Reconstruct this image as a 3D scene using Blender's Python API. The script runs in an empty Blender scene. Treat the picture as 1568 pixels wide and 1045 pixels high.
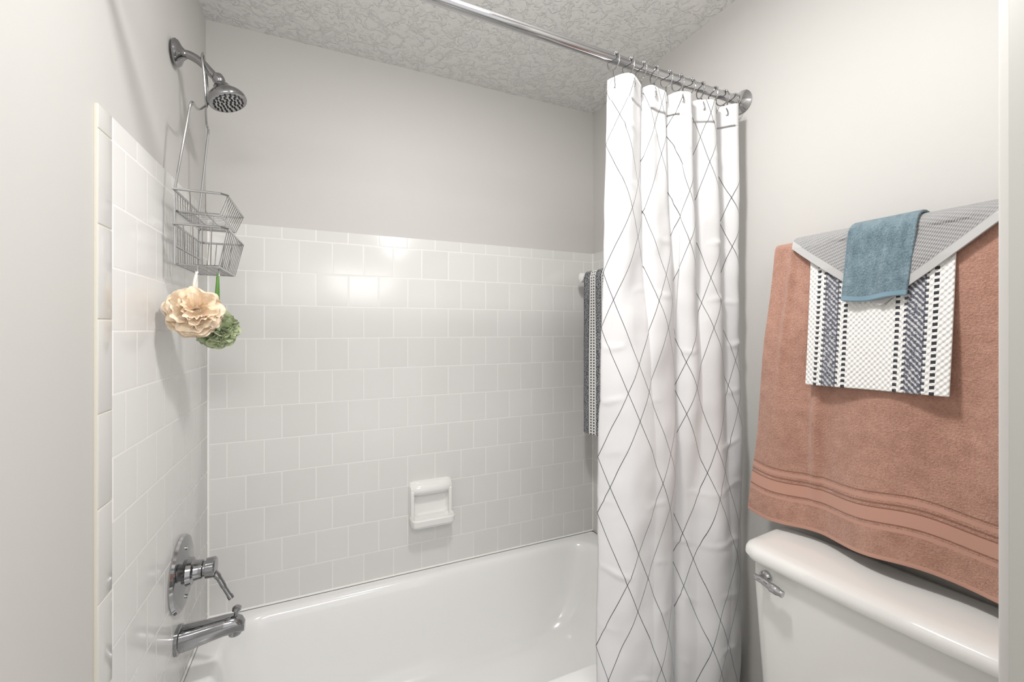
import bpy, bmesh, math, random
from mathutils import Vector, Matrix, noise
random.seed(4)
S=bpy.context.scene
XL,XR,YB,ZC=-.357,1.167,1.69,2.44
# ---------------------------------------------------------------- materials
def newmat(name,col=(.8,.8,.8),rough=.5,metal=0,spec=.5,coat=0,sheen=0):
    m=bpy.data.materials.new(name); m.use_nodes=True
    nt=m.node_tree; b=nt.nodes['Principled BSDF']
    b.inputs['Base Color'].default_value=(*col,1); b.inputs['Roughness'].default_value=rough
    b.inputs['Metallic'].default_value=metal; b.inputs['Specular IOR Level'].default_value=spec
    b.inputs['Coat Weight'].default_value=coat; b.inputs['Sheen Weight'].default_value=sheen
    return m,nt,b
def N(nt,t,**k):
    n=nt.nodes.new(t)
    for a,v in k.items():
        if a in n.inputs.keys(): n.inputs[a].default_value=v
        else: setattr(n,a,v)
    return n
def MA(nt,op,a,b=0.0,c=None):
    n=nt.nodes.new('ShaderNodeMath'); n.operation=op
    for i,v in enumerate((a,b) if c is None else (a,b,c)):
        if isinstance(v,(int,float)): n.inputs[i].default_value=v
        else: nt.links.new(v,n.inputs[i])
    return n.outputs[0]
def mix(nt,f,a,b):
    n=nt.nodes.new('ShaderNodeMix'); n.data_type='RGBA'
    for i,v in ((0,f),(6,a),(7,b)):
        if isinstance(v,(int,float)): n.inputs[i].default_value=v
        elif isinstance(v,tuple): n.inputs[i].default_value=(*v,1)
        else: nt.links.new(v,n.inputs[i])
    return n.outputs[2]
def bump(nt,b,h,strength=.3,dist=.002):
    n=N(nt,'ShaderNodeBump'); n.inputs['Strength'].default_value=strength; n.inputs['Distance'].default_value=dist
    nt.links.new(h,n.inputs['Height']); nt.links.new(n.outputs[0],b.inputs['Normal'])
def objco(nt): return N(nt,'ShaderNodeTexCoord').outputs['Object']
def noi(nt,vec,scale,detail=3,rough=.5,dist=0):
    n=N(nt,'ShaderNodeTexNoise'); n.inputs['Scale'].default_value=scale; n.inputs['Detail'].default_value=detail
    n.inputs['Roughness'].default_value=rough; n.inputs['Distortion'].default_value=dist
    nt.links.new(vec,n.inputs['Vector']); return n.outputs[0]

paint,nt,b=newmat('wall_paint',(.61,.60,.58),.5,spec=.3)
o=objco(nt); bump(nt,b,noi(nt,o,160,3),.12,.001)
jambm,nt,b=newmat('jamb_paint',(.44,.44,.415),.4)
ceilm,nt,b=newmat('ceiling_texture',(.82,.81,.80),.7,spec=.3)
o=objco(nt); n1=noi(nt,o,34,4,.6,1.0); r=N(nt,'ShaderNodeValToRGB'); r.color_ramp.elements[0].position=.49; r.color_ramp.elements[1].position=.60
nt.links.new(n1,r.inputs[0]); h=MA(nt,'ADD',r.outputs[0],MA(nt,'MULTIPLY',noi(nt,o,110,3),.5)); bump(nt,b,h,.75,.0038)
floorm,nt,b=newmat('floor_tile',(.45,.43,.41),.35)

def tilemat(name,axis,x0,z0,w=.1089,hh=.1168):
    m,nt,b=newmat(name,(.72,.715,.70),.13,spec=.45)
    s=N(nt,'ShaderNodeSeparateXYZ'); nt.links.new(objco(nt),s.inputs[0])
    c=N(nt,'ShaderNodeCombineXYZ')
    nt.links.new(MA(nt,'SUBTRACT',s.outputs[axis],x0),c.inputs[0]); nt.links.new(MA(nt,'SUBTRACT',s.outputs[2],z0),c.inputs[1])
    def brick(ms,sm):
        k=N(nt,'ShaderNodeTexBrick'); k.offset=.5; k.offset_frequency=2; k.squash=1
        k.inputs['Scale'].default_value=1; k.inputs['Brick Width'].default_value=w; k.inputs['Row Height'].default_value=hh
        k.inputs['Mortar Size'].default_value=ms; k.inputs['Mortar Smooth'].default_value=sm
        k.inputs['Color1'].default_value=(.73,.725,.71,1); k.inputs['Color2'].default_value=(.755,.75,.735,1); k.inputs['Mortar'].default_value=(.87,.86,.84,1)
        nt.links.new(c.outputs[0],k.inputs['Vector']); return k
    k=brick(.0014,.2); nt.links.new(k.outputs['Color'],b.inputs['Base Color'])
    k2=brick(.004,1.0)
    inv=MA(nt,'SUBTRACT',1,k2.outputs['Fac'])
    hh2=MA(nt,'ADD',inv,MA(nt,'MULTIPLY',noi(nt,objco(nt),9,1),.35))
    bump(nt,b,hh2,.35,.0008)
    nt.links.new(MA(nt,'MULTIPLY_ADD',k2.outputs['Fac'],.5,.17),b.inputs['Roughness'])
    return m
tile_b=tilemat('tile_back_glaze',0,XL,1.611-.1168*20)
tile_l=tilemat('tile_left_glaze',1,1.007-.1089*12,1.640-.1168*20)
tile_r=tilemat('tile_right_glaze',1,YB-.1089*12,1.611-.1168*20)
ceram,nt,b=newmat('white_ceramic',(.84,.835,.82),.1,coat=.3)
bull,nt,b=newmat('bullnose_ceramic',(.67,.662,.64),.16,coat=.2)
porc,nt,b=newmat('toilet_porcelain',(.80,.80,.78),.12,coat=.4)
tubm,nt,b=newmat('tub_enamel',(.88,.88,.875),.14,coat=.4)
caulk,nt,b=newmat('caulk',(.88,.87,.85),.4)
grout,nt,b=newmat('yellowed_grout',(.70,.67,.58),.7)
chrome,nt,b=newmat('chrome',(.52,.52,.53),.08,1)
dchrome,nt,b=newmat('chrome_dark',(.34,.34,.35),.10,1)
wire,nt,b=newmat('chrome_wire',(.48,.48,.48),.2,1)
dark,nt,b=newmat('dark_rubber',(.03,.03,.035),.4)
peach,nt,b=newmat('peach_mesh',(.97,.79,.60),.6,sheen=.3); b.inputs['Subsurface Weight'].default_value=.3; b.inputs['Subsurface Radius'].default_value=(.02,.015,.01); b.inputs['Subsurface Scale'].default_value=.5
o=objco(nt); v=N(nt,'ShaderNodeTexVoronoi'); v.inputs['Scale'].default_value=500; nt.links.new(o,v.inputs['Vector']); bump(nt,b,v.outputs[0],.25,.001)
green,nt,b=newmat('sage_mesh',(.46,.53,.32),.6,sheen=.3)
green2,nt,b=newmat('green_ribbon',(.12,.28,.06),.6)
string,nt,b=newmat('white_string',(.85,.82,.76),.7)

# curtain
curt,nt,b=newmat('curtain_fabric',(.82,.82,.83),.6,spec=.3,sheen=.1)
uv=N(nt,'ShaderNodeUVMap').outputs[0]; s=N(nt,'ShaderNodeSeparateXYZ'); nt.links.new(uv,s.inputs[0])
U,V=s.outputs[0],s.outputs[1]
def linefam(su,a,bb,off,w):
    p=MA(nt,'ADD',MA(nt,'MULTIPLY',U,su/a),MA(nt,'MULTIPLY_ADD',V,1/bb,off))
    f=MA(nt,'ABSOLUTE',MA(nt,'SUBTRACT',MA(nt,'FRACT',p),.5))
    return MA(nt,'LESS_THAN',f,w)
L=None
for su,off in ((1,0),(-1,.0),(1,.30),(-1,.30)):
    l=linefam(su,.20,.48,off+.13,.0040)
    L=l if L is None else MA(nt,'MAXIMUM',L,l)
nt.links.new(mix(nt,L,(.82,.82,.83),(.05,.05,.06)),b.inputs['Base Color'])
bump(nt,b,noi(nt,objco(nt),14,3,.5,.4),.2,.008)
out=nt.nodes['Material Output']; tr=N(nt,'ShaderNodeBsdfTranslucent'); tr.inputs[0].default_value=(.85,.85,.86,1)
ms=N(nt,'ShaderNodeMixShader'); ms.inputs[0].default_value=.12
nt.links.new(b.outputs[0],ms.inputs[1]); nt.links.new(tr.outputs[0],ms.inputs[2]); nt.links.new(ms.outputs[0],out.inputs[0])

def terry(name,c1,c2,rough=.95):
    m,nt,b=newmat(name,c1,rough,spec=.1,sheen=.4)
    o=objco(nt); n1=noi(nt,o,260,3,.7); n2=noi(nt,o,35,4,.6)
    f=MA(nt,'ADD',MA(nt,'MULTIPLY',n1,.6),MA(nt,'MULTIPLY',n2,.5))
    rr=N(nt,'ShaderNodeMapRange'); rr.inputs[1].default_value=.4; rr.inputs[2].default_value=.72; nt.links.new(f,rr.inputs[0])
    col=mix(nt,rr.outputs[0],c2,c1)
    return m,nt,b,col,n1
def band(V,c,w,nt): return MA(nt,'LESS_THAN',MA(nt,'ABSOLUTE',MA(nt,'SUBTRACT',V,c)),w)
rust,nt,b,col,n1=terry('rust_terry',(.59,.335,.255),(.40,.21,.152))
uvs=N(nt,'ShaderNodeSeparateXYZ'); nt.links.new(N(nt,'ShaderNodeUVMap').outputs[0],uvs.inputs[0]); V=uvs.outputs[1]
flat=MA(nt,'MAXIMUM',MA(nt,'MAXIMUM',band(V,.092,.014,nt),band(V,.128,.0045,nt)),MA(nt,'MAXIMUM',band(V,.066,.004,nt),band(V,.004,.005,nt)))
line=MA(nt,'MAXIMUM',MA(nt,'MAXIMUM',band(V,.116,.002,nt),band(V,.107,.0015,nt)),MA(nt,'MAXIMUM',band(V,.076,.0015,nt),band(V,.138,.0015,nt)))
c3=mix(nt,flat,col,(.53,.295,.225)); nt.links.new(mix(nt,line,c3,(.31,.15,.105)),b.inputs['Base Color'])
hgt=MA(nt,'MULTIPLY',MA(nt,'SUBTRACT',1,flat),MA(nt,'ADD',MA(nt,'MULTIPLY',n1,1.0),.5)); bump(nt,b,hgt,.9,.004)

blue,nt,b,col,n1=terry('blue_terry',(.24,.34,.39),(.11,.17,.21))
uvs=N(nt,'ShaderNodeSeparateXYZ'); nt.links.new(N(nt,'ShaderNodeUVMap').outputs[0],uvs.inputs[0])
hem=MA(nt,'LESS_THAN',uvs.outputs[1],.011); nt.links.new(mix(nt,hem,col,(.20,.31,.38)),b.inputs['Base Color'])
rib=MA(nt,'SINE',MA(nt,'MULTIPLY_ADD',uvs.outputs[0],300,MA(nt,'MULTIPLY',noi(nt,objco(nt),25,2),6))); bump(nt,b,MA(nt,'MULTIPLY',MA(nt,'SUBTRACT',1,hem),MA(nt,'ADD',n1,MA(nt,'MULTIPLY',rib,.25))),.9,.004)

grey,nt,b,col,n1=terry('grey_weave',(.44,.44,.44),(.26,.26,.27))
uvs=N(nt,'ShaderNodeSeparateXYZ'); nt.links.new(N(nt,'ShaderNodeUVMap').outputs[0],uvs.inputs[0])
hem=MA(nt,'LESS_THAN',uvs.outputs[1],.020)
wv=MA(nt,'MULTIPLY',MA(nt,'SINE',MA(nt,'MULTIPLY',uvs.outputs[0],950)),MA(nt,'SINE',MA(nt,'MULTIPLY',uvs.outputs[1],800)))
nt.links.new(mix(nt,hem,mix(nt,MA(nt,'MULTIPLY_ADD',wv,.3,.45),(.29,.29,.30),(.50,.50,.50)),(.50,.50,.50)),b.inputs['Base Color'])
bump(nt,b,MA(nt,'MULTIPLY',MA(nt,'SUBTRACT',1,hem),MA(nt,'ADD',wv,n1)),.6,.002)

def stripes(name,zones,bg=(.87,.87,.845),mf=.40,slate=(.14,.145,.18),bias=.53):
    m,nt,b=newmat(name,(.85,.85,.82),.9,spec=.1,sheen=.3)
    uvs=N(nt,'ShaderNodeSeparateXYZ'); nt.links.new(N(nt,'ShaderNodeUVMap').outputs[0],uvs.inputs[0]); U,V=uvs.outputs[0],uvs.outputs[1]
    d1=MA(nt,'GREATER_THAN',MA(nt,'SINE',MA(nt,'MULTIPLY',V,520)),-.1)
    d2=MA(nt,'GREATER_THAN',MA(nt,'SINE',MA(nt,'MULTIPLY_ADD',V,520,3.1)),.1)
    nz=noi(nt,objco(nt),170,3,.7)
    navy=(.05,.05,.06)
    cc=bg
    for (a,bw) in zones:
        c=(a+bw)/2; hw=(bw-a)/2
        mid=band(U,c,hw*mf,nt)
        wob=MA(nt,'SINE',MA(nt,'ADD',MA(nt,'MULTIPLY',V,520),MA(nt,'MULTIPLY',U,620)))
        midc=mix(nt,MA(nt,'GREATER_THAN',MA(nt,'MULTIPLY_ADD',wob,.13,nz),bias),slate,(.55,.555,.57))
        cc=mix(nt,mid,cc,midc)
        for off in (-.80,.80): cc=mix(nt,MA(nt,'MULTIPLY',band(U,c+off*hw,.0038,nt),d1),cc,navy)
        for off in (-.42,.42): cc=mix(nt,MA(nt,'MULTIPLY',band(U,c+off*hw,.0033,nt),d2),cc,(.09,.09,.11))
    nt.links.new(cc,b.inputs['Base Color'])
    wf=MA(nt,'MULTIPLY',MA(nt,'SINE',MA(nt,'MULTIPLY',U,600)),MA(nt,'SINE',MA(nt,'MULTIPLY',V,520)))
    bump(nt,b,MA(nt,'ADD',MA(nt,'MULTIPLY',wf,.6),MA(nt,'MULTIPLY',nz,.7)),.7,.003)
    return m
handm=stripes('striped_towel',[(.016,.088),(.168,.243)])
handm2=stripes('striped_towel_tub',[(-.02,.070),(.068,.150),(.168,.26)],mf=.52,slate=(.05,.053,.07),bias=.56)

# ---------------------------------------------------------------- mesh builder
class MB:
    def __init__(s): s.v=[];s.f=[];s.m=[];s.mats=[];s.uv={}
    def mi(s,m):
        if m not in s.mats: s.mats.append(m)
        return s.mats.index(m)
    def add(s,vs,fs,m,uvs=None):
        o=len(s.v); s.v+= [tuple(v) for v in vs]; k=s.mi(m)
        if uvs:
            for i,u in enumerate(uvs): s.uv[o+i]=u
        for f in fs: s.f.append(tuple(i+o for i in f)); s.m.append(k)
    def loft(s,loops,m,cap0=True,cap1=True):
        n=len(loops[0]); vs=[p for l in loops for p in l]; fs=[]
        for j in range(len(loops)-1):
            for i in range(n): fs.append((j*n+i,j*n+(i+1)%n,(j+1)*n+(i+1)%n,(j+1)*n+i))
        if cap0: fs.append(tuple(range(n-1,-1,-1)))
        if cap1: fs.append(tuple((len(loops)-1)*n+i for i in range(n)))
        s.add(vs,fs,m)
    def tube(s,pts,r,m,seg=10,closed=False,smooth=0):
        pts=[Vector(p) for p in pts]
        if smooth: 
            q=[]; n=len(pts)
            rng=range(n) if closed else range(n-1)
            for i in rng:
                if closed: a,b_,c,d=pts[i-1],pts[i],pts[(i+1)%n],pts[(i+2)%n]
                else: a,b_,c,d=pts[max(i-1,0)],pts[i],pts[i+1],pts[min(i+2,n-1)]
                for k in range(smooth):
                    t=k/smooth; q.append(.5*((2*b_)+(c-a)*t+(2*a-5*b_+4*c-d)*t*t+(3*b_-a-3*c+d)*t**3))
            if not closed: q.append(pts[-1])
            pts=q
        n=len(pts); loops=[]; up=None
        for i,p in enumerate(pts):
            if closed: t=(pts[(i+1)%n]-pts[i-1])
            else: t=pts[min(i+1,n-1)]-pts[max(i-1,0)]
            t.normalize()
            if up is None: up=t.orthogonal().normalized()
            up=(up-t*up.dot(t)).normalized(); sd=t.cross(up)
            rr=r[min(len(r)-1,int(i/(n-1)*(len(r)-1)+.5))] if isinstance(r,(list,tuple)) else r
            loops.append([p+rr*(math.cos(a)*up+math.sin(a)*sd) for a in [2*math.pi*k/seg for k in range(seg)]])
        if closed: loops.append(loops[0]); s.loft(loops,m,False,False)
        else: s.loft(loops,m)
    def lathe(s,prof,org,axis,m,seg=40,cap=True):
        axis=Vector(axis).normalized(); q=Vector((0,0,1)).rotation_difference(axis); org=Vector(org)
        loops=[[org+q@Vector((r*math.cos(2*math.pi*k/seg),r*math.sin(2*math.pi*k/seg),h)) for k in range(seg)] for r,h in prof]
        s.loft(loops,m,cap,cap)
    def box(s,a,b,m,bev=0,seg=3):
        bm=bmesh.new(); bmesh.ops.create_cube(bm,size=1)
        for v in bm.verts: v.co=Vector([(a[i]+b[i])/2+v.co[i]*(b[i]-a[i]) for i in range(3)])
        if bev: bmesh.ops.bevel(bm,geom=bm.edges[:],offset=bev,segments=seg,profile=.5,affect='EDGES')
        s.add([v.co.copy() for v in bm.verts],[[v.index for v in f.verts] for f in bm.faces],m); bm.free()
    def sphere(s,c,r,m,sc=(1,1,1)):
        bm=bmesh.new(); bmesh.ops.create_uvsphere(bm,u_segments=20,v_segments=12,radius=r)
        s.add([Vector(c)+Vector((v.co[0]*sc[0],v.co[1]*sc[1],v.co[2]*sc[2])) for v in bm.verts],[[v.index for v in f.verts] for f in bm.faces],m); bm.free()
    def build(s,name,smooth=True,ang=35,parent=None):
        me=bpy.data.meshes.new(name); me.from_pydata(s.v,[],s.f)
        for m in s.mats: me.materials.append(m)
        for p,k in zip(me.polygons,s.m): p.material_index=k
        if s.uv:
            l=me.uv_layers.new(name='UVMap')
            for lp in me.loops: l.data[lp.index].uv=s.uv.get(lp.vertex_index,(0,0))
        bm=bmesh.new(); bm.from_mesh(me); bmesh.ops.recalc_face_normals(bm,faces=bm.faces[:]); bm.to_mesh(me); bm.free()
        if smooth:
            for p in me.polygons: p.use_smooth=True
            me.set_sharp_from_angle(angle=math.radians(ang))
        ob=bpy.data.objects.new(name,me); S.collection.objects.link(ob)
        if parent: ob.parent=parent
        return ob
def rr(cx,cy,hx,hy,r,z,k=10):
    P=[]
    for (sx,sy,a0) in ((1,1,0),(-1,1,90),(-1,-1,180),(1,-1,270)):
        for i in range(k):
            a=math.radians(a0+90*i/(k-1)); P.append((cx+sx*(hx-r)+r*math.cos(a),cy+sy*(hy-r)+r*math.sin(a),z))
    return P
def simplebox(name,a,b,m,bev=0):
    q=MB(); q.box(a,b,m,bev); return q.build(name)

# ---------------------------------------------------------------- room
simplebox('wall_back',(XL-.15,YB+.006,0),(XR+.15,YB+.12,ZC),paint)
simplebox('wall_left',(XL-.12,-1.6,0),(XL-.006,YB+.006,ZC),paint)
simplebox('wall_right',(XR+.006,.08,0),(XR+.12,YB+.006,ZC),paint)
simplebox('wall_front',(.70,.08,0),(XR+.006,.2175,ZC),paint,.002)
simplebox('trim_1',(.690,.08,0),(.6995,.2065,ZC),jambm,.001)
simplebox('ceiling',(XL-.12,-1.6,ZC),(XR+.8,YB+.12,ZC+.08),ceilm)
simplebox('floor',(XL-.12,-1.6,-.08),(XR+.8,YB+.12,0),floorm)
simplebox('baseboard_right',(XR-.008,.22,0),(XR+.006,.925,.09),jambm,.002)
simplebox('baseboard_left',(XL-.006,-1.5,0),(XL+.008,.925,.09),jambm,.002)
simplebox('wall_tile_back',(XL,YB,.447),(XR,YB+.006,1.77),tile_b,.0015)
simplebox('wall_tile_left',(XL-.006,1.007,.447),(XL,YB,1.80),tile_l,.0015)
simplebox('wall_tile_right',(XR,.95,.447),(XR+.006,YB,1.77),tile_r,.0015)
q=MB(); z=1.756
q.box((XL-.006,.953,z+.001),(XL,1.0055,1.80),bull,.002)
while z>.45:
    q.box((XL-.006,.953,max(z-.1636,.40)),(XL,1.0055,z-.0009),bull,.002); z-=.1645
q.box((XL-.006,.9515,.40),(XL-.0012,1.0068,1.798),grout,.0005)
q.build('trim_2')
q=MB()
q.tube([(XL+.001,YB-.001,.45),(XL+.001,YB-.001,1.77)],.0045,caulk,8)
q.tube([(XL,YB-.001,.4535),(XR,YB-.001,.4535)],.004,caulk,8)
q.tube([(XL+.001,.95,.4535),(XL+.001,YB,.4535)],.004,caulk,8)
q.tube([(XR-.001,YB-.001,.45),(XR-.001,YB-.001,1.77)],.003,caulk,8)
q.build('trim_3')

# ---------------------------------------------------------------- bathtub
q=MB(); cx=(XL+XR)/2; cy=(.93+YB)/2; hx=(XR-XL)/2-.001; hy=(YB-.93)/2-.001
loops=[rr(cx,cy,hx,hy,.004,0),rr(cx,cy,hx,hy,.004,.43),rr(cx,cy,hx,hy,.006,.443),rr(cx,cy,hx-.004,hy-.004,.008,.450),rr(cx,cy,hx-.010,hy-.01,.01,.452)]
def bl(x0,x1,y0,y1,r,z): return rr((x0+x1)/2,(y0+y1)/2,(x1-x0)/2,(y1-y0)/2,r,z)
a0,a1,b0,b1=XL+.065,XR-.07,1.015,YB-.045
for i,(ins,z) in enumerate(((-.006,.452),(0,.450),(.006,.445),(.011,.436),(.016,.42),(.028,.36),(.045,.27),(.065,.19),(.085,.15),(.115,.128),(.16,.12))):
    loops.append(bl(a0+ins*.8,a1-ins*(1.0 if z>.43 else 1.0+(.44-z)*3.2),b0+ins,b1-ins,max(.11+ins*.1,.05),z))
q.loft(loops,tubm)
q.build('bathtub',ang=40)
q=MB(); q.lathe([(0.001,0),(.03,0),(.033,.002),(.03,.004),(.012,.005),(.001,.005)],(XL+.30,1.34,.1195),(0,0,1),chrome,24); q.build('tub_drain')

# ---------------------------------------------------------------- soap dish
q=MB(); x0,x1,z0,z1=.300,.472,.646,.808; yb=YB
def vr(x0,x1,z0,z1,r,y): return [(p[0],y,p[1]) for p in rr((x0+x1)/2,(z0+z1)/2,(x1-x0)/2,(z1-z0)/2,r,0)]
q.loft([vr(x0,x1,z0,z1,.018,yb),vr(x0,x1,z0,z1,.018,yb-.008),vr(x0+.004,x1-.004,z0+.004,z1-.004,.018,yb-.014),
        vr(x0+.018,x1-.018,z0+.03,z1-.03,.02,yb-.014),vr(x0+.024,x1-.024,z0+.034,z1-.036,.02,yb-.004),vr(x0+.03,x1-.03,z0+.04,z1-.042,.02,yb-.003)],ceram)
prof=[(.004,z1-.001),(.018,z1-.003),(.031,z1-.011),(.038,z1-.023),(.038,z1-.036),(.032,z1-.047),(.020,z1-.054),(.004,z1-.058)]
lo=[]
for t in range(13):
    u=t/12; e=1-abs(2*u-1)**6*.30; x=x0+.004+(x1-x0-.008)*u
    lo.append([(x,yb-pr*e,z1-.03+(zz-(z1-.03))*e) for pr,zz in prof]+[(x,yb-.002,z1-.058),(x,yb-.002,z1-.001)])
q.loft(lo,ceram)
for s_ in (0,1):
    xa=x0+.003 if s_==0 else x1-.018
    q.box((xa,yb-.034,z0+.02),(xa+.015,yb-.006,z1-.03),ceram,.0068,4)
q.loft([bl(x0+.006,x1-.006,yb-.066,yb-.002,.02,z0-.002) ,bl(x0+.001,x1-.001,yb-.078,yb-.002,.024,z0+.010),bl(x0+.001,x1-.001,yb-.080,yb-.002,.024,z0+.030),
        bl(x0+.005,x1-.005,yb-.077,yb-.004,.022,z0+.035),bl(x0+.011,x1-.011,yb-.070,yb-.008,.018,z0+.031),bl(x0+.02,x1-.02,yb-.06,yb-.014,.014,z0+.02)],ceram)
q.build('soap_dish')

# ---------------------------------------------------------------- shower head
YA=1.358
q=MB()
q.lathe([(.001,0),(.033,0),(.034,.004),(.030,.010),(.018,.016),(.012,.022),(.011,.024)],(XL,YA,2.129),(1,0,0),dchrome)
q.tube([(XL+.005,YA,2.129),(XL+.03,YA,2.130),(XL+.055,YA,2.118),(XL+.075,YA,2.098),(-.266,YA,2.082)],.0105,dchrome,16,smooth=8)
d=Vector((.36,-.10,-.93)).normalized(); bp=Vector((-.262,YA,2.080))
q.lathe([(.001,-.014),(.013,-.012),(.015,-.004),(.015,.004),(.012,.010),(.014,.014),(.019,.017),(.020,.022),(.030,.032),(.041,.043),(.046,.052),(.047,.060),(.045,.064),(.040,.065),(.001,.0655)],bp,d,dchrome,48)
fc=bp+d*.0655; qd=Vector((0,0,1)).rotation_difference(d)
q.lathe([(.001,0),(.036,0),(.036,.001),(.001,.0012)],fc,d,wire,40)
for R,n in ((.034,18),(.025,13),(.016,9),(.007,4)):
    for k in range(n):
        a=2*math.pi*k/n; p=fc+qd@Vector((R*math.cos(a),R*math.sin(a),0)); q.lathe([(.0028,0),(.0024,.004),(.0008,.0045)],p,d,dark,8)
q.build('shower_head')

# ---------------------------------------------------------------- caddy
q=MB(); cxb,cxf=-.328,-.222; cy0,cy1=1.235,1.480
def basket(zt,zb,x0,x1,y0,y1,tp,nx,ny):
    rim=[(x0,y0,zt),(x1-.012,y0,zt),(x1,y0+.012,zt),(x1,y1-.012,zt),(x1-.012,y1,zt),(x0,y1,zt)]
    q.tube(rim,.0029,wire,8,closed=True)
    bt=[(x0,y0+tp,zb),(x1-tp,y0+tp,zb),(x1-tp,y1-tp,zb),(x0,y1-tp,zb)]
    q.tube(bt,.0024,wire,8,closed=True)
    for i in range(ny):
        t=i/(ny-1); ya=y0+.012+(y1-y0-.024)*t; yb_=y0+tp+(y1-y0-2*tp)*t
        q.tube([(x1,ya,zt),(x1-tp,yb_,zb),(x0,yb_,zb),(x0,ya,zt)],.0014,wire,6)
    for i in range(1,nx):
        t=i/nx; xa=x0+(x1-x0-.012)*t; xb=x0+(x1-tp-x0)*t
        q.tube([(xa,y0,zt),(xb,y0+tp,zb),(xb,y1-tp,zb),(xa,y1,zt)],.0014,wire,6)
basket(1.742,1.694,cxb,cxf,cy0,cy1,.018,3,12)
basket(1.660,1.566,cxb,cxf,cy0,cy1,.02,5,12)
for ys,yt in ((cy0+.01,1.258),(cy1-.02,1.432)):
    q.tube([(cxb,ys,1.566),(cxb,ys,1.742),(-.302,yt,1.950),(-.299,yt+(.006 if yt<YA else -.006),1.962)],.0028,wire,8)
    q.tube([(-.302,yt,1.950),(-.299,yt+(.008 if yt<YA else -.008),1.968),(-.296,(yt*.45+YA*.55),1.972),(-.291,YA,2.005)],.0028,wire,8,smooth=5)
for s_ in (-1,1):
    q.tube([(-.290,YA,2.0),(-.289,YA+.012*s_,2.03),(-.292,YA+.016*s_,2.085),(-.296,YA+.015*s_,2.125),(-.297,YA,2.143)],.0028,wire,8,smooth=6)
q.tube([(cxb,cy0+.01,1.61),(cxb,cy1-.01,1.61)],.0026,wire,8)
for (hx_,hy_) in ((-.285,1.256),(-.25,1.30)):
    q.tube([(hx_,hy_,1.566),(hx_,hy_-.004,1.545),(hx_,hy_-.016,1.54),(hx_,hy_-.018,1.552)],.002,wire,8,smooth=5)
q.build('shower_caddy')

# ---------------------------------------------------------------- bath poufs: rose-like ruffles
def pouf(name,c,R,m,strm,top,seed,face,sc=(1,1,1),lay=8):
    rnd=random.Random(seed); q=MB(); c=Vector(c)
    q.sphere(c,R*.52,m,sc)
    axes=[Vector(face).normalized()]+[Vector((rnd.uniform(-1,1),rnd.uniform(-1,1),rnd.uniform(-1,1))).normalized() for _ in range(2)]+[-Vector(face).normalized()]
    for ai,ax in enumerate(axes):
        q2=Vector((0,0,1)).rotation_difference(ax)
        layers=lay if ai==0 else 4
        for L_ in range(layers):
            f_=L_/(layers-1)
            th=math.radians(4+(88 if ai==0 else 70)*f_)
            nw=2+int(5*f_+.5); ph=rnd.uniform(0,6.28); M_=150;K=7; ph2=rnd.uniform(0,6.28)
            vs=[];fs=[]
            for k in range(K):
                t=k/(K-1)
                for j in range(M_):
                    a=2*math.pi*j/M_
                    fold=math.sin(nw*a+ph+1.1*math.sin(2*a+ph2))+.45*math.sin(2.0*nw*a+ph2)
                    lip=1 if ai==0 else .9
                    rad=R*(.46+.52*t*lip)*(1+.04*math.sin(3*a+ph2))+R*.05*t*math.sin((nw+3)*a+ph)
                    thh=th+t*(.12+.13*fold)+.05*t*t*math.sin(14*a+ph)
                    p=q2@Vector((rad*math.sin(thh)*math.cos(a),rad*math.sin(thh)*math.sin(a),rad*math.cos(thh)))
                    vs.append(c+Vector((p[0]*sc[0],p[1]*sc[1],p[2]*sc[2])))
            for k in range(K-1):
                for j in range(M_): fs.append((k*M_+j,k*M_+(j+1)%M_,(k+1)*M_+(j+1)%M_,(k+1)*M_+j))
            q.add(vs,fs,m)
    t=Vector(top)
    q.tube([c+Vector((0,0,R*.5)),(c+t)/2+Vector((0,.008,R*.3)),t,t+Vector((0.002,-.006,-.004)),(c+t)/2+Vector((0,-.010,R*.3)),c+Vector((0,0,R*.55))],[.0045,.0035,.0025,.0035,.0045],strm,8,smooth=6)
    q.build(name,ang=80)
pouf('bath_pouf',(-.286,1.232,1.450),.060,peach,string,(-.285,1.240,1.545),3,(.35,-.9,.15))
pouf('bath_pouf',(-.252,1.290,1.410),.050,green,green2,(-.25,1.284,1.545),8,(.6,-.6,-.2),lay=6)

# ---------------------------------------------------------------- valve & spout
q=MB(); c=(XL,1.396,.756)
q.lathe([(.001,0),(.096,0),(.098,.004),(.094,.010)],c,(1,0,0),chrome,64,cap=False)
q.lathe([(.094,.010),(.080,.0135),(.045,.016),(.036,.019),(.034,.030),(.026,.034)],c,(1,0,0),dchrome,64,cap=False)
q.lathe([(.026,.034),(.024,.045),(.024,.052),(.020,.054),(.020,.058),(.026,.060),(.027,.078),(.024,.082),(.001,.083)],c,(1,0,0),dchrome,64)
q.tube([(XL+.068,1.396,.752),(XL+.086,1.394,.728),(XL+.104,1.392,.690),(XL+.118,1.391,.662)],[.010,.0085,.007,.006,.0075],dchrome,14,smooth=8)
for dz in (.065,-.065): q.lathe([(.005,.013),(.005,.018),(.001,.019)],(XL,1.396,.756+dz),(1,0,0),wire,12)
q.build('shower_valve')
q=MB(); loops=[]
for t,(dx,hz,hy_,zc) in enumerate(((0,.034,.034,.592),(.008,.034,.034,.592),(.010,.030,.030,.593),(.03,.029,.029,.594),(.07,.026,.026,.598),(.105,.024,.024,.602),(.13,.023,.022,.602),(.146,.019,.018,.596),(.153,.012,.012,.590))):
    loops.append([(XL+dx,1.372+p[0],zc+p[1]) for p in rr(0,0,hy_,hz,min(hy_,hz)*.8,0,8)])
q.loft(loops,dchrome)
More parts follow.
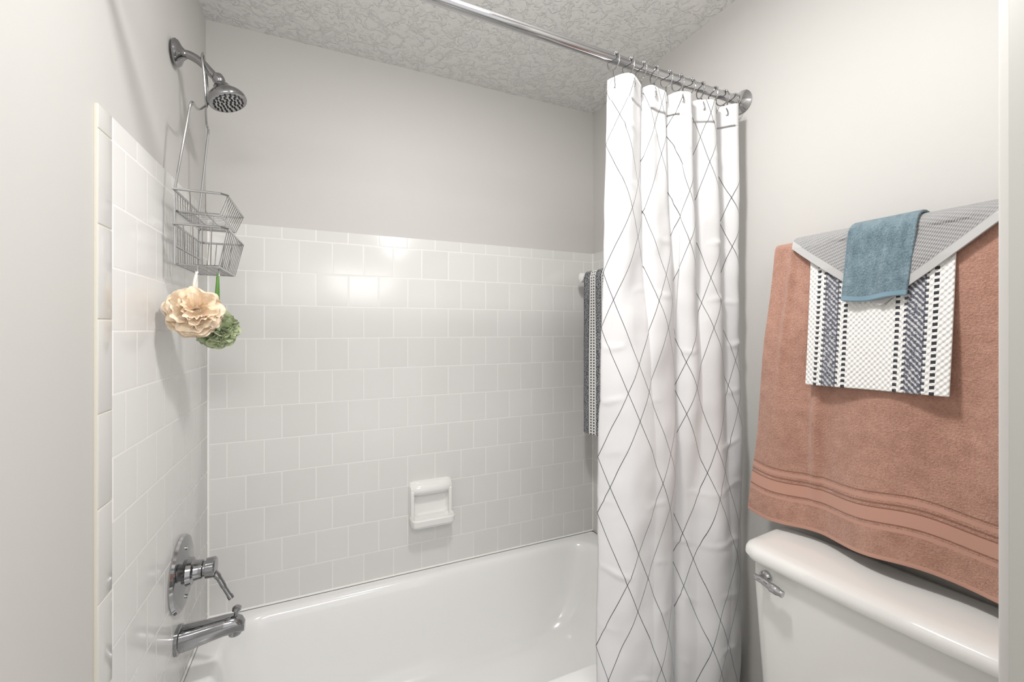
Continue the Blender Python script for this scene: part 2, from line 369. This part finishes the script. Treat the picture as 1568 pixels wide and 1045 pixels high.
q.lathe([(.017,.0),(.018,.014),(.015,.022),(.012,.022)],(XL+.130,1.372,.594),(0,0,-1),dchrome,24)
q.lathe([(.005,0),(.005,.014),(.011,.017),(.011,.024),(.006,.028),(.001,.0285)],(XL+.132,1.372,.620),(.1,0,1),dchrome,20)
q.build('tub_spout')

# ---------------------------------------------------------------- curtain rod, rings, curtain
YR=.904
def zr(x): return 2.137+(2.108-2.137)*(x-XL)/(XR-XL)
q=MB(); q.tube([(XL-.005,YR,zr(XL)),(.45,YR,zr(.45)),(XR+.005,YR,zr(XR))],.0125,chrome,24)
for x,s_ in ((XL-.006,1),(XR+.006,-1)):
    q.lathe([(.001,0),(.033,0),(.034,.005),(.026,.012),(.018,.022),(.0155,.03),(.013,.03)],(x,YR,zr(x)),(s_,0,0),chrome,32)
q.build('shower_curtain_rod')
TB=[0,.25,.45,.63,.81,1.0]      # valleys at the header
BB=[0,.50,1.0]                  # main valleys low down
def lobe(u,B,pw):
    for i in range(len(B)-1):
        if u<=B[i+1] or i==len(B)-2:
            t=(u-B[i])/(B[i+1]-B[i]); return (math.sin(math.pi*t)**pw if 0<t<1 else 0.0), i, min(1,max(0,t))
def curtain_pt(u,v):
    z=2.072-(2.072-.13)*v
    w=min(1,max(0,(v-.03)/.55)); w=w*w*(3-2*w)
    xl=.680-.058*v; xr=1.145+.010*min(1,v*1.6)
    ud=min(1,max(0,u+.030*math.sin(6*v+4*u)*math.sin(math.pi*u)))
    g1,i1,t1=lobe(ud,TB,(.75,.6,1.1,.8,.9)[min(4,[i for i in range(5) if ud<=TB[i+1] or i==4][0])]); g2,i2,t2=lobe(u,BB,.6)
    gs=g1*(1-w)+w*(g1**1.8)
    # skewed pleat profile: steep on one side, flat on the other
    gs*=1+.25*(1-w)*math.sin(math.pi*2*t1+i1)
    amp=(.85,.60,1.05,.80,.95)[i1]; keep=(.08,.26,.14,.32,.10)[i1]
    dep=.042*amp*(1-w*(1-keep))*gs+(.050*w)*g2
    y=.919-.012*v-dep+.006*w*math.sin(9*u+5*v)
    x=xl+(xr-xl)*u+.020*(1-.9*w)*math.sin(math.pi*t1)*(t1-.35)*(.5+.5*math.sin(i1*2.3+1))+.05*w*math.sin(math.pi*t2)*(t2-.45)
    if v<.03: z+=.008*g1*(1-v/.03)-.006
    for k,zc in enumerate((1.93,1.79,1.655,1.50,1.36,1.235,1.09,.95,.80,.66,.5,.35)):
        zz=zc+.010*math.sin(7*u+k*2)+.008*math.sin(23*u+k)
        g=max(0,1-abs(z-zz)/.012)
        y+=-.0042*g*max(0,.15+1.3*noise.noise(Vector((u*7,k*3.1,0))))
    y+=.013*w*noise.noise(Vector((x*9,v*7,3)))+.004*noise.noise(Vector((x*9,v*9,9)))+.0028*noise.noise(Vector((x*22,v*26,5)))
    y=min(y,.926)
    return (x,y,z)
q=MB(); nu,nv=300,340; vs=[];uvl=[];fs=[]
arc=[0]
for i in range(nu):
    a=Vector(curtain_pt(i/nu,.3)); b_=Vector(curtain_pt((i+1)/nu,.3)); arc.append(arc[-1]+math.hypot(a[0]-b_[0],a[1]-b_[1]))
for j in range(nv+1):
    for i in range(nu+1):
        u,v=i/nu,j/nv; vs.append(curtain_pt(u,v)); uvl.append((arc[i],v*1.94))
for j in range(nv):
    for i in range(nu): a=j*(nu+1)+i; fs.append((a,a+1,a+nu+2,a+nu+1))
q.add(vs,fs,curt,uvl); cob=q.build('shower_curtain',ang=180)
m=cob.modifiers.new('t','SOLIDIFY'); m.thickness=.0008; m.offset=0
q=MB()
for i in range(11):
    u=(i+.25)/10.6; p=Vector(curtain_pt(u,.006)); x=p[0]+random.uniform(-.002,.002); zz=zr(x)
    R=.021; tilt=random.uniform(-.5,.5)
    pts=[]
    for k in range(20):
        a=2*math.pi*k/20; lx=math.sin(a)*R
        pts.append((x+lx*math.sin(tilt)*.6,YR+lx*math.cos(tilt),zz-.008+math.cos(a)*R))
    q.tube(pts,.0018,chrome,8,closed=True)
    for k in range(5):
        a=-.8+.4*k; q.sphere((x,YR+math.sin(a)*.0205,zz-.008+math.cos(a)*.0215),.0033,chrome)
    q.tube([(x,YR,zz-.029),(p[0],(YR+p[1])/2,zz-.036),(p[0],p[1]-.003,p[2]-.004),(p[0],p[1]-.004,p[2]-.016),(p[0],p[1]+.003,p[2]-.016)],.0018,chrome,8,smooth=5)
q.build('shower_curtain_ring')

# ---------------------------------------------------------------- towels
BX,BZ=1.105,1.612
q=MB()
q.tube([(BX,.235,BZ),(BX,.730,BZ)],.009,chrome,16)
for y in (.25,.705):
    q.tube([(BX,y,BZ),(XR+.004,y,BZ)],.010,chrome,14); q.lathe([(.001,0),(.024,0),(.024,.006),(.014,.012)],(XR+.006,y,BZ),(-1,0,0),chrome,24)
q.build('towel_bar')
def drape(name,yt,yb_,r,zf,zback,mat,xf,thick,nu=120,nv=160,bx=BX,bz=BZ):
    q=MB(); vs=[];uvl=[];fs=[]
    W=abs(yt[1]-yt[0])
    for i in range(nu+1):
        u=i/nu; zb=zf(u)
        for j in range(nv+1):
            s=j/nv
            if s<.72:
                t=s/.72; z=zb+(bz-zb)*t; dd=1-t
                y=(yt[0]+(yt[1]-yt[0])*u)*t+(yb_[0]+(yb_[1]-yb_[0])*u)*dd
                x=bx-r-xf(u,z,dd); dist=z-zb
            elif s<.85:
                a=math.pi*(s-.72)/.13; z=bz+r*math.sin(a); x=bx-r*math.cos(a); y=yt[0]+(yt[1]-yt[0])*u; dist=bz-zb+a*r
            else:
                t=(s-.85)/.15; z=bz-(bz-zback)*t; x=bx+r; y=yt[0]+(yt[1]-yt[0])*u; dist=bz-zb+.06+(bz-z)
            vs.append((x,y,z)); uvl.append((u*W,dist))
    for i in range(nu):
        for j in range(nv): a=i*(nv+1)+j; fs.append((a,a+1,a+nv+2,a+nv+1))
    q.add(vs,fs,mat,uvl); ob=q.build(name,ang=180)
    m=ob.modifiers.new('t','SOLIDIFY'); m.thickness=thick; m.offset=0
    bv=ob.modifiers.new('b','BEVEL'); bv.width=thick*.35; bv.segments=2; bv.limit_method='ANGLE'
    return ob
nz=lambda a,b_,c=0: noise.noise(Vector((a,b_,c)))
def xr_(u,z,dd):
    return .012*dd+.012*dd*math.sin(13*u+.8)+.010*nz(u*5,z*4)*min(1,dd*3)+.012*math.exp(-((u-.27-.05*(1.2-z))/.018)**2)*math.exp(-((z-1.17)/.14)**2)+.006*math.exp(-((u-.10)/.012)**2)*math.exp(-((z-1.45)/.2)**2)
drape('bath_towel',(.742,.262),(.803,.258),.0165,lambda u:.917+.012*u-.007*math.sin(7*u)-.003*math.sin(17*u),1.15,rust,xr_,.009)
drape('hand_towel',(.648,.388),(.649,.391),.0235,lambda u:1.277+.007*u,1.35,handm,lambda u,z,dd:.014*dd+.004*math.sin(9*u)*dd+.006*dd*dd,.005,nu=80,nv=120)
def zt(u):
    y=.690+(.318-.690)*u
    return 1.459+(1.612-1.459)*min(1,(abs(y-.50)/(.19 if y>.5 else .185)))
drape('grey_towel',(.690,.318),(.690,.318),.0295,lambda u:zt(u),1.50,grey,lambda u,z,dd:.008*min(1,(BZ-z)/.06)+.003*math.sin(14*u),.004,nu=120,nv=80)
drape('washcloth',(.563,.442),(.570,.455),.0365,lambda u:1.474-.004*math.sin(5*u),1.52,blue,lambda u,z,dd:.010*dd+.003*math.sin(11*u)*dd,.006,nu=60,nv=80)

# towel on ceramic bar inside tub alcove
q=MB(); bx2,bz2=1.062,1.645
q.tube([(bx2,1.03,bz2),(bx2,1.615,bz2)],.010,ceram,16)
for y in (1.03,1.615):
    q.lathe([(.001,0),(.036,0),(.037,.006),(.032,.014),(.022,.035),(.020,.07),(.022,.100),(.021,.118),(.012,.124),(.001,.125)],(XR,y,bz2-.003),(-1,0,.0),ceram,28)
q.build('ceramic_towel_bar')
drape('hand_towel',(1.575,1.30),(1.575,1.305),.017,lambda u:.960+.004*u,1.05,handm2,lambda u,z,dd:.004+.006*math.sin(12*u)*min(1,dd*2),.005,nu=60,nv=100,bx=bx2,bz=bz2)

# ---------------------------------------------------------------- toilet
TE=bpy.data.objects.new('toilet',None); S.collection.objects.link(TE)
TE.location=(.958,.492,0); TE.rotation_euler=(0,0,math.radians(5.5))
def outline(x0,x1,hy_,bow,z,r):
    P=[]; K=14
    base=[]
    for i in range(24): base.append((x0,hy_-r-(2*hy_-2*r)*i/23))
    for i in range(1,K): a=math.radians(180+90*i/K); base.append((x0+r+r*math.cos(a),-hy_+r+r*math.sin(a)))
    rb=.015
    for i in range(K+1): a=math.radians(270+90*i/K); base.append((x1-rb+rb*math.cos(a),-hy_+rb+rb*math.sin(a)))
    for i in range(K+1): a=math.radians(0+90*i/K); base.append((x1-rb+rb*math.cos(a),hy_-rb+rb*math.sin(a)))
    for i in range(K): a=math.radians(90+90*i/K); base.append((x0+r+r*math.cos(a),hy_-r+r*math.sin(a)))
    for x,y in base:
        f=max(0,min(1,(x1-x)/(x1-x0))); P.append((x-bow*(1-min(1,(y/hy_)**2))*f,y,z))
    return P
q=MB()
q.loft([outline(.03,.17,.19,.006,.40,.03),outline(.022,.176,.20,.006,.43,.035),outline(.012,.178,.222,.006,.80,.035),outline(.012,.178,.222,.006,.859,.035)],porc)
q.build('tank',parent=TE)
q=MB()
q.loft([outline(.006,.182,.226,.007,.857,.04),outline(-.004,.186,.236,.007,.859,.045),outline(-.007,.187,.239,.007,.866,.045),outline(-.006,.187,.238,.007,.877,.045),outline(-.001,.184,.233,.007,.885,.042),outline(.010,.178,.224,.006,.890,.036),outline(.03,.165,.20,.005,.892,.03)],porc)
q.build('lid',parent=TE)
q=MB()
q.lathe([(.001,0),(.013,0),(.013,.006),(.009,.010),(.008,.022)],(.008,.178,.828),(-1,0,0),chrome,20)
q.tube([(-.016,.190,.829),(-.018,.170,.829),(-.021,.150,.826),(-.020,.125,.822)],[.007,.0075,.008,.010,.008],chrome,12,smooth=6)
q.build('lever',parent=TE)
q=MB()
def el(cx_,a,b_,z,n=40): return [(cx_+a*math.cos(2*math.pi*i/n),b_*math.sin(2*math.pi*i/n),z) for i in range(n)]
q.loft([el(-.12,.20,.11,0),el(-.12,.19,.10,.03),el(-.12,.16,.09,.12),el(-.15,.18,.11,.22),el(-.20,.23,.16,.33),el(-.215,.245,.18,.385),el(-.215,.24,.178,.395),el(-.22,.19,.13,.39),el(-.22,.15,.10,.30),el(-.20,.08,.06,.22)],porc)
q.box((-.05,-.12,.30),(.16,.12,.405),porc,.03,4)
q.build('bowl',parent=TE)
q=MB()
q.loft([el(-.215,.245,.185,.398),el(-.215,.25,.19,.408),el(-.215,.248,.188,.425),el(-.215,.235,.175,.432)],porc)
q.box((-.02,-.09,.40),(.012,.09,.43),porc,.01)
q.build('seat',parent=TE)

# ---------------------------------------------------------------- lights
q=MB(); lx,ly=.36,.62
q.lathe([(.001,0),(.11,0),(.11,.018),(.10,.022)],(lx,ly,ZC),(0,0,-1),jambm,40)
q.build('ceiling_light')
def area(name,loc,target,size,power,col=(1,.97,.93),shape='DISK'):
    l=bpy.data.lights.new(name,'AREA'); l.shape=shape; l.size=size; l.energy=power; l.color=col
    ob=bpy.data.objects.new(name,l); S.collection.objects.link(ob); ob.location=loc
    ob.rotation_euler=(Vector(target)-Vector(loc)).to_track_quat('-Z','Y').to_euler(); return ob
area('ceiling_lamp',(lx,ly,ZC-.03),(lx,ly,0),.15,12.5,(1,.975,.95))
l=bpy.data.lights.new('ceiling_bulb','POINT'); l.energy=6; l.shadow_soft_size=.06; l.color=(1,.98,.96)
ob=bpy.data.objects.new('ceiling_bulb',l); S.collection.objects.link(ob); ob.location=(lx,ly,ZC-.20)
area('fill_light',(.1,-.75,2.40),(.25,-.1,.9),.9,19,(1,.98,.96))  # added soft fill behind the camera, stands for no known fixture
w=bpy.data.worlds.new('w'); S.world=w; w.use_nodes=True; w.node_tree.nodes['Background'].inputs[0].default_value=(1,.99,.98,1); w.node_tree.nodes['Background'].inputs[1].default_value=1.2
# ---------------------------------------------------------------- camera
cam=bpy.data.cameras.new('camera'); co=bpy.data.objects.new('camera',cam); S.collection.objects.link(co)
co.location=(0,0,1.41); co.rotation_euler=(math.radians(90),0,math.radians(-23.8))
cam.sensor_width=36; cam.lens=14.88; cam.shift_y=-.0115; cam.clip_start=.02
S.camera=co
S.view_settings.view_transform='Standard'
S.view_settings.look='None'
